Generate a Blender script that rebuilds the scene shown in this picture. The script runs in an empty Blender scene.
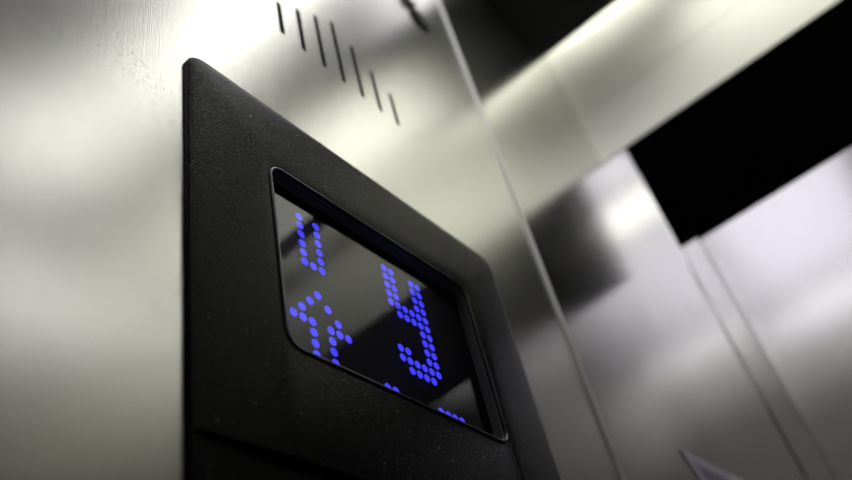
import bpy, bmesh, math, random
from mathutils import Matrix, Vector
random.seed(4)
scene = bpy.context.scene
COL = scene.collection
S = 0.13          # one layout unit in metres
EYE = 1.55        # camera height above the cab floor
def W(x, y, z): return Vector((x*S, y*S, EYE + z*S))

# ------------------------------------------------------------------ camera
cam = bpy.data.cameras.new('camera')
cam_o = bpy.data.objects.new('camera', cam); COL.objects.link(cam_o)
R = Matrix(((0.62643875, -0.42086324, -0.65608583),
            (-0.75430411, -0.53947066, -0.37416134),
            (-0.1964683, 0.7292774, -0.65540421)))
M = R.to_4x4(); M.translation = W(0, 0, 0)
cam_o.matrix_world = M
cam.sensor_width = 36.0
cam.lens = 810.63/852*36.0
cam.clip_start = 0.01
cam.dof.use_dof = True
cam.dof.focus_distance = 2.08*S
cam.dof.aperture_fstop = 7.5
scene.camera = cam_o

# ------------------------------------------------------------------ world, exposure
world = bpy.data.worlds.new('world'); scene.world = world
world.use_nodes = True
world.node_tree.nodes['Background'].inputs[0].default_value = (0.5, 0.5, 0.5, 1)
world.node_tree.nodes['Background'].inputs[1].default_value = 0.3
scene.view_settings.view_transform = 'Standard'
scene.view_settings.look = 'None'
scene.view_settings.exposure = 0.0
scene.view_settings.gamma = 1.0
scene.view_settings.use_curve_mapping = False

X0, X1, Y1, ZC, ZF = 4.70, -3.10, -9.0, 5.54, -EYE/S      # cab limits
# unseen ceiling panels, placed for their reflections in the steel: (x0, x1, y0, y1, strength, colour, label)
FIX = [
 (3.55, 4.35, -3.0, -0.10, 2.0, (1.0, 1.0, .88), 'unseen large warm white ceiling light panel running beside the door header'),
 (2.05, 2.75, -1.7, 0.96, 2.5, (1.0, 1.0, .95), 'unseen long narrow white light panel in the ceiling above the control panel'),
 (1.60, 2.50, -2.9, -1.95, 2.9, (1.0, 1.0, .97), 'unseen squarish white light panel in the middle of the ceiling'),
 (2.82, 3.42, 0.30, 0.96, 1.6, (.97, .95, 1.0), 'small unseen cool white fill panel added in the ceiling corner by the door header'),  # fill panel added to brighten the dark top of the jamb
 (-0.30, 1.93, -0.6, 0.96, 1.4, (.94, .91, 1.0), 'unseen short wide cool white light panel in the ceiling against the front wall'),
 (-1.30, -0.62, -1.2, 0.96, 2.4, (.98, .97, 1.0), 'unseen narrow cool white light strip in the ceiling farthest from the door'),
 (-2.95, -1.50, -2.2, 0.93, .5, (1.0, .98, .92), 'dim unseen pale fill panel added in the ceiling corner away from the door'),  # dim glow added to lift the dark reflections low on the door side
 (1.60, 4.20, -4.5, -3.95, 3.6, (1.0, .98, .96), 'unseen crosswise white light panel in the rear of the ceiling'),
]

# ------------------------------------------------------------------ materials
def nodes(name):
    m = bpy.data.materials.new(name); m.use_nodes = True
    nt = m.node_tree
    return m, nt, nt.nodes['Principled BSDF']
def N(nt, t, **kw):
    n = nt.nodes.new(t)
    for k, v in kw.items():
        if k in n.inputs.keys(): n.inputs[k].default_value = v
        else: setattr(n, k, v)
    return n

def steel(name, col=(.68, .68, .64), rough=.22, stretch=(1800, 1800, 35), aniso=.6, tangent=(0, 0, 1), bump=.12, marks=False):
    m, nt, b = nodes(name); L = nt.links.new
    b.inputs['Metallic'].default_value = 1
    tc = N(nt, 'ShaderNodeTexCoord')
    mp = N(nt, 'ShaderNodeMapping'); mp.inputs['Scale'].default_value = stretch
    L(tc.outputs['Object'], mp.inputs[0])
    ns = N(nt, 'ShaderNodeTexNoise', Scale=1.0, Detail=4.0, Roughness=.6)
    L(mp.outputs[0], ns.inputs['Vector'])
    mr = N(nt, 'ShaderNodeMapRange'); mr.inputs['To Min'].default_value = rough*.8; mr.inputs['To Max'].default_value = rough*1.2
    L(ns.outputs['Fac'], mr.inputs['Value'])
    L(mr.outputs[0], b.inputs['Roughness'])
    rp = N(nt, 'ShaderNodeMapRange'); rp.inputs['To Min'].default_value = .93; rp.inputs['To Max'].default_value = 1.06
    L(ns.outputs['Fac'], rp.inputs['Value'])
    mx = N(nt, 'ShaderNodeVectorMath', operation='SCALE'); mx.inputs[0].default_value = col
    L(rp.outputs[0], mx.inputs['Scale'])
    out = mx.outputs[0]
    if marks:   # tiny dents and scratches
        m2 = N(nt, 'ShaderNodeMapping'); m2.inputs['Scale'].default_value = (700, 700, 1400); m2.inputs['Rotation'].default_value = (0, .5, 0)
        L(tc.outputs['Object'], m2.inputs[0])
        n2 = N(nt, 'ShaderNodeTexNoise', Scale=1.0, Detail=2.0)
        L(m2.outputs[0], n2.inputs['Vector'])
        dv = N(nt, 'ShaderNodeVectorMath', operation='DISTANCE'); L(tc.outputs['Object'], dv.inputs[0]); dv.inputs[1].default_value = W(.64, 1.0, 1.66)
        fo = N(nt, 'ShaderNodeMapRange'); fo.inputs['From Min'].default_value = 0; fo.inputs['From Max'].default_value = .05
        fo.inputs['To Min'].default_value = .07; fo.inputs['To Max'].default_value = -.10; L(dv.outputs['Value'], fo.inputs['Value'])
        ad = N(nt, 'ShaderNodeMath', operation='ADD'); L(n2.outputs['Fac'], ad.inputs[0]); L(fo.outputs[0], ad.inputs[1])
        r2 = N(nt, 'ShaderNodeMapRange'); r2.inputs['From Min'].default_value = .68; r2.inputs['From Max'].default_value = .72
        r2.inputs['To Min'].default_value = 1; r2.inputs['To Max'].default_value = .35
        L(ad.outputs[0], r2.inputs['Value'])
        m3 = N(nt, 'ShaderNodeVectorMath', operation='SCALE'); L(out, m3.inputs[0]); L(r2.outputs[0], m3.inputs['Scale'])
        out = m3.outputs[0]
    L(out, b.inputs['Base Color'])
    b.inputs['Anisotropic'].default_value = aniso
    cv = N(nt, 'ShaderNodeCombineXYZ'); cv.inputs[0].default_value, cv.inputs[1].default_value, cv.inputs[2].default_value = tangent
    L(cv.outputs[0], b.inputs['Tangent'])
    bp = N(nt, 'ShaderNodeBump', Strength=bump, Distance=.0002)
    L(ns.outputs['Fac'], bp.inputs['Height']); L(bp.outputs[0], b.inputs['Normal'])
    return m

def plain(name, col, rough=.5, metal=0, spec=.5, coat=0):
    m, nt, b = nodes(name)
    b.inputs['Base Color'].default_value = (*col, 1); b.inputs['Roughness'].default_value = rough
    b.inputs['Metallic'].default_value = metal; b.inputs['Specular IOR Level'].default_value = spec
    b.inputs['Coat Weight'].default_value = coat
    tc = N(nt, 'ShaderNodeTexCoord'); ns = N(nt, 'ShaderNodeTexNoise', Scale=60.0, Detail=3.0)
    nt.links.new(tc.outputs['Object'], ns.inputs['Vector'])
    mr = N(nt, 'ShaderNodeMapRange'); mr.inputs['To Min'].default_value = max(.01, rough*.85); mr.inputs['To Max'].default_value = rough*1.15
    nt.links.new(ns.outputs['Fac'], mr.inputs['Value']); nt.links.new(mr.outputs[0], b.inputs['Roughness'])
    return m

def grained_plastic(name):
    m, nt, b = nodes(name); L = nt.links.new
    tc = N(nt, 'ShaderNodeTexCoord')
    v = N(nt, 'ShaderNodeTexNoise', Scale=1700.0, Detail=1.0, Roughness=.5); L(tc.outputs['Object'], v.inputs['Vector'])
    bp = N(nt, 'ShaderNodeBump', Strength=.6, Distance=.0003); L(v.outputs['Fac'], bp.inputs['Height']); L(bp.outputs[0], b.inputs['Normal'])
    d = N(nt, 'ShaderNodeTexNoise', Scale=700.0, Detail=1.0); L(tc.outputs['Object'], d.inputs['Vector'])
    r = N(nt, 'ShaderNodeValToRGB')                       # settled dust
    r.color_ramp.elements[0].position = .74; r.color_ramp.elements[0].color = (.004, .004, .0045, 1)
    r.color_ramp.elements[1].position = .80; r.color_ramp.elements[1].color = (.16, .16, .16, 1)
    L(d.outputs['Fac'], r.inputs['Fac']); L(r.outputs[0], b.inputs['Base Color'])
    b.inputs['Roughness'].default_value = .22; b.inputs['Specular IOR Level'].default_value = .05
    return m

def emission(name, col, strength):
    m = bpy.data.materials.new(name); m.use_nodes = True; nt = m.node_tree; nt.nodes.clear()
    e = nt.nodes.new('ShaderNodeEmission'); e.inputs[0].default_value = (*col, 1); e.inputs[1].default_value = strength
    o = nt.nodes.new('ShaderNodeOutputMaterial'); nt.links.new(e.outputs[0], o.inputs[0]); return m

def pane_glass(name, tint, rough=.02):
    m = bpy.data.materials.new(name); m.use_nodes = True; nt = m.node_tree; nt.nodes.clear()
    t = nt.nodes.new('ShaderNodeBsdfTransparent'); t.inputs[0].default_value = (*tint, 1)
    g = nt.nodes.new('ShaderNodeBsdfGlossy'); g.inputs['Roughness'].default_value = rough
    f = nt.nodes.new('ShaderNodeFresnel'); f.inputs['IOR'].default_value = 1.5
    mx = nt.nodes.new('ShaderNodeMixShader'); o = nt.nodes.new('ShaderNodeOutputMaterial')
    ge = nt.nodes.new('ShaderNodeNewGeometry'); mm = nt.nodes.new('ShaderNodeMath'); mm.operation = 'SUBTRACT'; mm.use_clamp = True
    nt.links.new(f.outputs[0], mm.inputs[0]); nt.links.new(ge.outputs['Backfacing'], mm.inputs[1])
    nt.links.new(mm.outputs[0], mx.inputs[0]); nt.links.new(t.outputs[0], mx.inputs[1]); nt.links.new(g.outputs[0], mx.inputs[2])
    nt.links.new(mx.outputs[0], o.inputs[0]); return m

STEEL_A = steel('brushed_steel_panel', rough=.245, aniso=.35, tangent=(1, 0, 0), bump=.22, stretch=(2700, 2500, 40), marks=True)
STEEL_W = steel('brushed_steel_wall', rough=.19, aniso=.2, tangent=(1, 0, 0))
STEEL_B = steel('brushed_steel_header', col=(.85, .85, .80), rough=.52, stretch=(1500, 35, 1500), aniso=.5, tangent=(0, 1, 0))
STEEL_J = steel('brushed_steel_jamb', rough=.15, aniso=.3, tangent=(0, 1, 0), col=(.68, .665, .68))
STEEL_D = steel('brushed_steel_door', rough=.15, aniso=.3, tangent=(0, 1, 0), col=(.66, .65, .66))
STEEL_F = plain('pale_grey_laminate', (.46, .45, .42), .45)
CEIL = plain('dark_ceiling_panel', (.012, .012, .013), .45)
FLOOR = plain('grey_vinyl', (.50, .48, .46), .5)
BLACK_GLOSS = plain('black_gloss_panel', (.002, .002, .002), .5, spec=0)
PLASTIC = grained_plastic('black_grained_plastic')
SMOOTH = plain('black_smooth_plastic', (.15, .15, .155), .25)
TRIM = plain('black_polished_rim', (.02, .02, .022), .16, coat=.6)
BOARD = plain('black_circuit_board', (.003, .003, .006), .5, spec=.2)
VOID = plain('black_mesh_cloth', (.004, .004, .004), .9, spec=.05)
CHROME = plain('chrome', (.9, .9, .95), .25, metal=1)
EDGE = steel('polished_steel_edge', col=(.75, .75, .72), rough=.4, aniso=0)
LED = emission('blue_led', (.06, .055, 1.0), 1.6)
GLASS = pane_glass('smoked_glass', (.82, .82, .86), .012)
FILMB = plain('lavender_label_edge', (.68, .65, .78), .4)
FILMP = plain('purple_label_print', (.28, .25, .42), .4)

# ------------------------------------------------------------------ mesh helpers
def link(name, bm, mat, parent=None, smooth=False):
    me = bpy.data.meshes.new(name)
    bmesh.ops.recalc_face_normals(bm, faces=bm.faces)
    bm.to_mesh(me); bm.free()
    if smooth:
        for p in me.polygons: p.use_smooth = True
    o = bpy.data.objects.new(name, me); COL.objects.link(o)
    me.materials.append(mat)
    if parent: o.parent = parent; o.matrix_parent_inverse = parent.matrix_world.inverted()
    return o
def empty(name, p, **props):
    o = bpy.data.objects.new(name, None); COL.objects.link(o)
    o.matrix_world = Matrix.Translation(p); o.empty_display_size = .02
    for k, v in props.items(): o[k] = v
    return o
def add_box(bm, x0, x1, y0, y1, z0, z1, bev=0):
    m = Matrix.Translation(W((x0+x1)/2, (y0+y1)/2, (z0+z1)/2)) @ Matrix.Diagonal((abs(x1-x0)*S, abs(y1-y0)*S, abs(z1-z0)*S, 1))
    r = bmesh.ops.create_cube(bm, size=1, matrix=m)
    if bev:
        es = {e for v in r['verts'] for e in v.link_edges}
        bmesh.ops.bevel(bm, geom=list(es), offset=bev*S, segments=3, affect='EDGES', profile=.5)
def box(name, mat, *a, parent=None, bev=0, **props):
    bm = bmesh.new(); add_box(bm, *a, bev=bev)
    o = link(name, bm, mat, parent)
    for k, v in props.items(): o[k] = v
    return o
def rr(x0, x1, z0, z1, r, n=10):
    """rounded rectangle outline in x, z"""
    r = max(r, .0015); pts = []
    for cx, cz, a0 in ((x1-r, z1-r, 0), (x0+r, z1-r, 90), (x0+r, z0+r, 180), (x1-r, z0+r, 270)):
        for k in range(n+1):
            a = math.radians(a0 + 90*k/n); pts.append((cx+r*math.cos(a), cz+r*math.sin(a)))
    return pts
def loop(bm, pts, y): return [bm.verts.new(W(x, y, z)) for x, z in pts]
def bridge(bm, a, b):
    n = len(a)
    for i in range(n): bm.faces.new((a[i], a[(i+1) % n], b[(i+1) % n], b[i]))
def holed_plate(name, mat, outer, holes, y0, y1, parent=None, **props):
    bm = bmesh.new(); edges = []; loops = []
    for pts in [outer]+holes:
        vs = loop(bm, pts, y0); loops.append(vs)
        edges += [bm.edges.new((vs[i], vs[(i+1) % len(vs)])) for i in range(len(vs))]
    bmesh.ops.triangle_fill(bm, use_beauty=True, edges=edges)
    r = bmesh.ops.extrude_face_region(bm, geom=list(bm.faces))
    for v in r['geom']:
        if isinstance(v, bmesh.types.BMVert): v.co.y = y1*S
    o = link(name, bm, mat, parent)
    for k, v in props.items(): o[k] = v
    return o
def lathe(name, mat, centre, prof, parent=None, seg=40):
    """profile (radius, y) turned about the y axis through centre (x, z)"""
    bm = bmesh.new(); prev = None
    for r, y in prof:
        vs = [bm.verts.new(W(centre[0]+max(r, 1e-4)*math.cos(2*math.pi*i/seg), y, centre[1]+max(r, 1e-4)*math.sin(2*math.pi*i/seg))) for i in range(seg)]
        if prev: bridge(bm, prev, vs)
        else: bm.faces.new(vs)
        prev = vs
    bm.faces.new(prev)
    return link(name, bm, mat, parent, smooth=True)

# ------------------------------------------------------------------ the cab
ST = dict(kind='structure')
box('floor', FLOOR, X1-.3, 7.2, Y1-.3, 1.4, ZF-.5, ZF, **ST)
box('wall_left', STEEL_F, X1-.3, X1, Y1-.3, 1.3, ZF, ZC, **ST)
box('wall_rear', STEEL_F, X1, 6.6, Y1-.3, Y1, ZF, ZC, **ST)
box('baseboard_left', plain('baseboard_black', (.02, .02, .02), .4), X1, X1+.08, Y1, 1.0, ZF, ZF+.8, **ST)
box('ceiling', plain('pale_ceiling_sheet', (.55, .54, .52), .5), X1-.3, 3.4, Y1-.3, 1.3, ZC, ZC+.3, **ST)
box('ceiling_edge', CEIL, 3.4, 4.57, Y1-.3, 1.3, ZC, ZC+.62, **ST)
box('ceiling_cove', CEIL, 4.4, 6.6, Y1-.3, 1.3, ZC+.62, ZC+.8, **ST)
cove = empty('cove_light', W(4.59, -4, ZC+.6), category='cove light', label='hidden warm white cove light glowing in the slot above the door header')
box('tube', emission('cove_glow', (1.0, 1.0, .88), 28.0), 4.58, 4.68, Y1, .97, ZC+.57, ZC+.60, parent=cove)
box('holder', CEIL, 4.57, 4.69, Y1, .98, ZC+.60, ZC+.62, parent=cove)
# wall that carries the control panel: left of the panel, behind it, and right of the seam
box('wall_front', STEEL_W, X1, 0.29, 1.0, 1.2, ZF, ZC, **ST)
box('wall_front_corner', STEEL_W, 2.667, X0, 0.997, 1.2, ZF, ZC+.62, **ST)
bm = bmesh.new()                                          # rounded bright lip along the seam
add_box(bm, 2.653, 2.667, 0.989, 1.05, ZF, ZC, bev=.006)
o = link('trim_1', bm, EDGE); o['kind'] = 'structure'
# wall with the door: header in two sheets, black fascia, narrow jamb, recessed leaf
DX = 4.76
box('wall_right_header', STEEL_B, X0, X0+.3, Y1, 1.2, 4.80, ZC+.62, **ST)
box('trim_2', STEEL_B, X0-.008, X0+.3, Y1, 1.0, 4.255, 4.785, **ST)
box('trim_3', BLACK_GLOSS, X0+.003, DX, -6.0, .785, 3.226, 4.255, **ST)
box('wall_right', STEEL_J, X0, DX+.2, .785, 1.2, ZF, 4.255, bev=.01, **ST)
box('wall_right_rear', STEEL_J, X0, DX+.2, Y1, -6.0, ZF, 4.255, bev=.01, **ST)
box('trim_4', STEEL_J, X0+.01, X0+.3, .652, .782, ZF, 3.226, bev=.003, **ST)
for nm, ya, yb in (('door_1', -2.62, .648), ('door_2', -6.0, -2.64)):
    d = box(nm, STEEL_D, 0, .06, ya, yb, ZF, 3.27, bev=.003, **ST)
    d.data.transform(Matrix.Translation(W(X0+.025, 0, 3.2)) @ Matrix.Rotation(math.radians(1.2), 4, 'Y') @ Matrix.Translation(-W(0, 0, 3.2)))

for x0, x1, y0, y1, s, c, lab in FIX:
    e = empty('unseen_ceiling_light', W((x0+x1)/2, (y0+y1)/2, ZC), label=lab, category='ceiling light')
    bm = bmesh.new(); w = .03
    for a in ((x0-w, x0, y0-w, y1+w), (x1, x1+w, y0-w, y1+w), (x0, x1, y0-w, y0), (x0, x1, y1, y1+w)):
        add_box(bm, *a, ZC-.04, ZC)
    link('frame', bm, CEIL, e)
    box('diffuser', emission('diffuser_glow', c, s), x0, x1, y0, y1, ZC-.02, ZC, parent=e)

# ------------------------------------------------------------------ control panel
panel = empty('control_panel', W(1.475, 1.0, ZF), category='control panel',
              label='tall brushed stainless steel control panel with slanting row of speaker slots')
holes = []
for k in range(7):                                        # slots: bottoms level, tops stepped up to the middle one
    x = 1.184 + .0990*k; h = (.195, .262, .325, .390, .325, .257, .195)[k]
    holes.append(rr(x-.0118, x+.0118, 2.366, 2.368+h, .0117, 5))
holes.append(rr(.84, 2.10, -.02, 1.78, .05, 4))           # cut-out behind the display
holed_plate('faceplate', STEEL_A, [(.30, ZF), (2.645, ZF), (2.645, ZC), (.30, ZC)], holes, 1.0, 1.012, panel)
box('speaker_backing', VOID, 1.05, 1.95, 1.03, 1.05, 2.25, 2.90, parent=panel)
st = lathe('lens', plain('black_lens', (.004, .004, .005), .45, spec=.2), (2.298, 3.655), [(.076, 1.0), (.076, .986), (.068, .984), (.04, .978), (0, .976)], panel)
lathe('screw', CHROME, (2.222, 3.760), [(.056, 1.001), (.056, .984), (.045, .972), (.02, .966), (0, .965)], panel)

# ------------------------------------------------------------------ display unit
unit = empty('display_unit', W(1.47, .99, .87), category='display',
             label='black grained plastic floor display with blue dot letters, set in the steel panel')
ox0, ox1, oz0, oz1 = .783, 2.146, -.08, 1.864
ix0, ix1, iz0, iz1 = 1.029, 1.870, 1.015, 1.590
NA = 10
bm = bmesh.new()
prof = [(0, .9985), (0, .991), (.002, .9885), (.006, .987), (.03, .9845), (.08, .981), (.14, .978), (.20, .9755), (.215, .975)]
prev = first = None
for o_, y in prof:
    vs = loop(bm, rr(ox0+o_, ox1-o_, oz0+o_, oz1-o_, max(.062-o_*.4, .01), NA), y)
    if prev: bridge(bm, prev, vs)
    else: first = vs
    prev = vs
for o_, y in ((.010, .975), (.004, .9765), (.0, .980), (.0, .994)):
    vs = loop(bm, rr(ix0-o_, ix1+o_, iz0-o_, iz1+o_, .045+o_, NA), y); bridge(bm, prev, vs); prev = vs
bridge(bm, prev, loop(bm, rr(ix0, ix1, iz0, iz1, .045, NA), .9985))
bm.verts.ensure_lookup_table()
last = list(bm.verts)[-4*(NA+1):]
bridge(bm, last, first)
bezel = link('bezel', bm, PLASTIC, unit, smooth=False)
for p in bezel.data.polygons: p.use_smooth = True
# groove near the lower edge, cut into the bezel
bm = bmesh.new()
pts = rr(.790, 2.10, .714, .750, .016, 6)
a = loop(bm, pts, .94); b = loop(bm, pts, .992); bridge(bm, a, b); bm.faces.new(a); bm.faces.new(b)
cut = link('cutter', bm, PLASTIC)
md = bezel.modifiers.new('groove', 'BOOLEAN'); md.operation = 'DIFFERENCE'; md.solver = 'EXACT'; md.object = cut
dg = bpy.context.evaluated_depsgraph_get(); dg.update()
me = bpy.data.meshes.new_from_object(bezel.evaluated_get(dg))
bezel.modifiers.clear(); bezel.data = me
bpy.data.objects.remove(cut)
try: me.set_sharp_from_angle(angle=math.radians(35))
except Exception: pass

# polished rim around the opening
def ring(name, mat, x0, x1, z0, z1, r, y, t, parent):
    bm = bmesh.new(); prev = first = None
    for k in range(8):
        a = 2*math.pi*k/8
        vs = loop(bm, rr(x0-t*math.cos(a), x1+t*math.cos(a), z0-t*math.cos(a), z1+t*math.cos(a), r+t*math.cos(a), NA), y+t*math.sin(a))
        if prev: bridge(bm, prev, vs)
        else: first = vs
        prev = vs
    bridge(bm, prev, first)
    return link(name, bm, mat, parent, smooth=True)
ring('window_rim', TRIM, ix0+.002, ix1-.002, iz0+.002, iz1-.002, .043, .9765, .005, unit)
# stepped liner of the recess
bm = bmesh.new(); prev = None
for o_, y in ((-.001, .984), (.004, .984), (.006, .987), (.006, .990), (.001, .9915), (.001, .994), (.009, .9965), (.009, 1.0005), (.004, 1.002), (.004, 1.0045), (.012, 1.0065), (.012, 1.0115), (-.03, 1.0115), (-.03, .996), (-.001, .996)):
    vs = loop(bm, rr(ix0+o_, ix1-o_, iz0+o_, iz1-o_, max(.045-o_, .02), NA), y)
    if prev: bridge(bm, prev, vs)
    else: first = vs
    prev = vs
bridge(bm, prev, first)
link('recess_liner', bm, SMOOTH, unit)
GY, LY = 1.008, 1.018
box('glass_pane', GLASS, ix0+.011, ix1-.011, GY, GY+.004, iz0+.011, iz1-.011, parent=unit)
board = box('led_board', BOARD, ix0-.03, ix1+.03, LY, LY+.02, iz0-.03, iz1+.03, parent=unit)
on = {(2, r) for r in range(6)} | {(4, r) for r in range(6)} | {(3, 5)}
on |= {(3, 8), (2, 9), (4, 9), (1, 10), (5, 10), (0, 11), (1, 11), (2, 11), (4, 11), (5, 11), (6, 11)}
on |= {(c, r) for c in (2, 4) for r in (12, 13, 14)}
on |= {(c, r) for c in (13, 14) for r in range(5)} | {(15, 4), (16, 4)} | {(c, 5) for c in (14, 15, 16, 17, 18)}
on |= {(c, r) for c in (17, 18) for r in range(5)} | {(c, r) for c in (17, 18) for r in range(6, 11)}
on |= {(13, 9), (14, 9), (13, 10), (14, 10), (15, 10), (16, 10)} | {(c, 11) for c in (14, 15, 16, 17)}
on |= {(10, 14), (11, 14), (17, 14), (18, 14), (19, 14), (20, 14)}
dot = None
for c, r in sorted(on):
    x = (1.0829 + .03018*c)*LY; z = (1.4818 - .0310*r)*LY
    if dot is None:
        dot = lathe('led_dot', LED, (0, 0), [(.0118, .0), (.0118, -.002), (.0085, -.004), (.0, -.0045)], seg=16)
        d = dot; dot.data.transform(Matrix.Translation(-W(0, 0, 0)))
    else:
        d = dot.copy(); COL.objects.link(d)
    d.parent = board; d.location = W(x, LY+.0005, z)

# ------------------------------------------------------------------ label on the wall
lab = empty('wall_label', W(3.44, .99, 1.45), category='label',
            label='blurred lavender edged purple label whose corner pokes in at the lower frame edge')
def sheet(name, mat, pts, y0, y1):
    bm = bmesh.new(); a = loop(bm, pts, y0); b = loop(bm, pts, y1); bridge(bm, a, b); bm.faces.new(a); bm.faces.new(b)
    return link(name, bm, mat, lab)
sheet('border', FILMB, [(3.435, 1.455), (4.25, 1.50), (4.35, .70), (4.05, .75)], .990, .996)
sheet('print', FILMP, [(3.56, 1.415), (4.18, 1.445), (4.25, .78), (4.08, .83)], .9885, .9895)
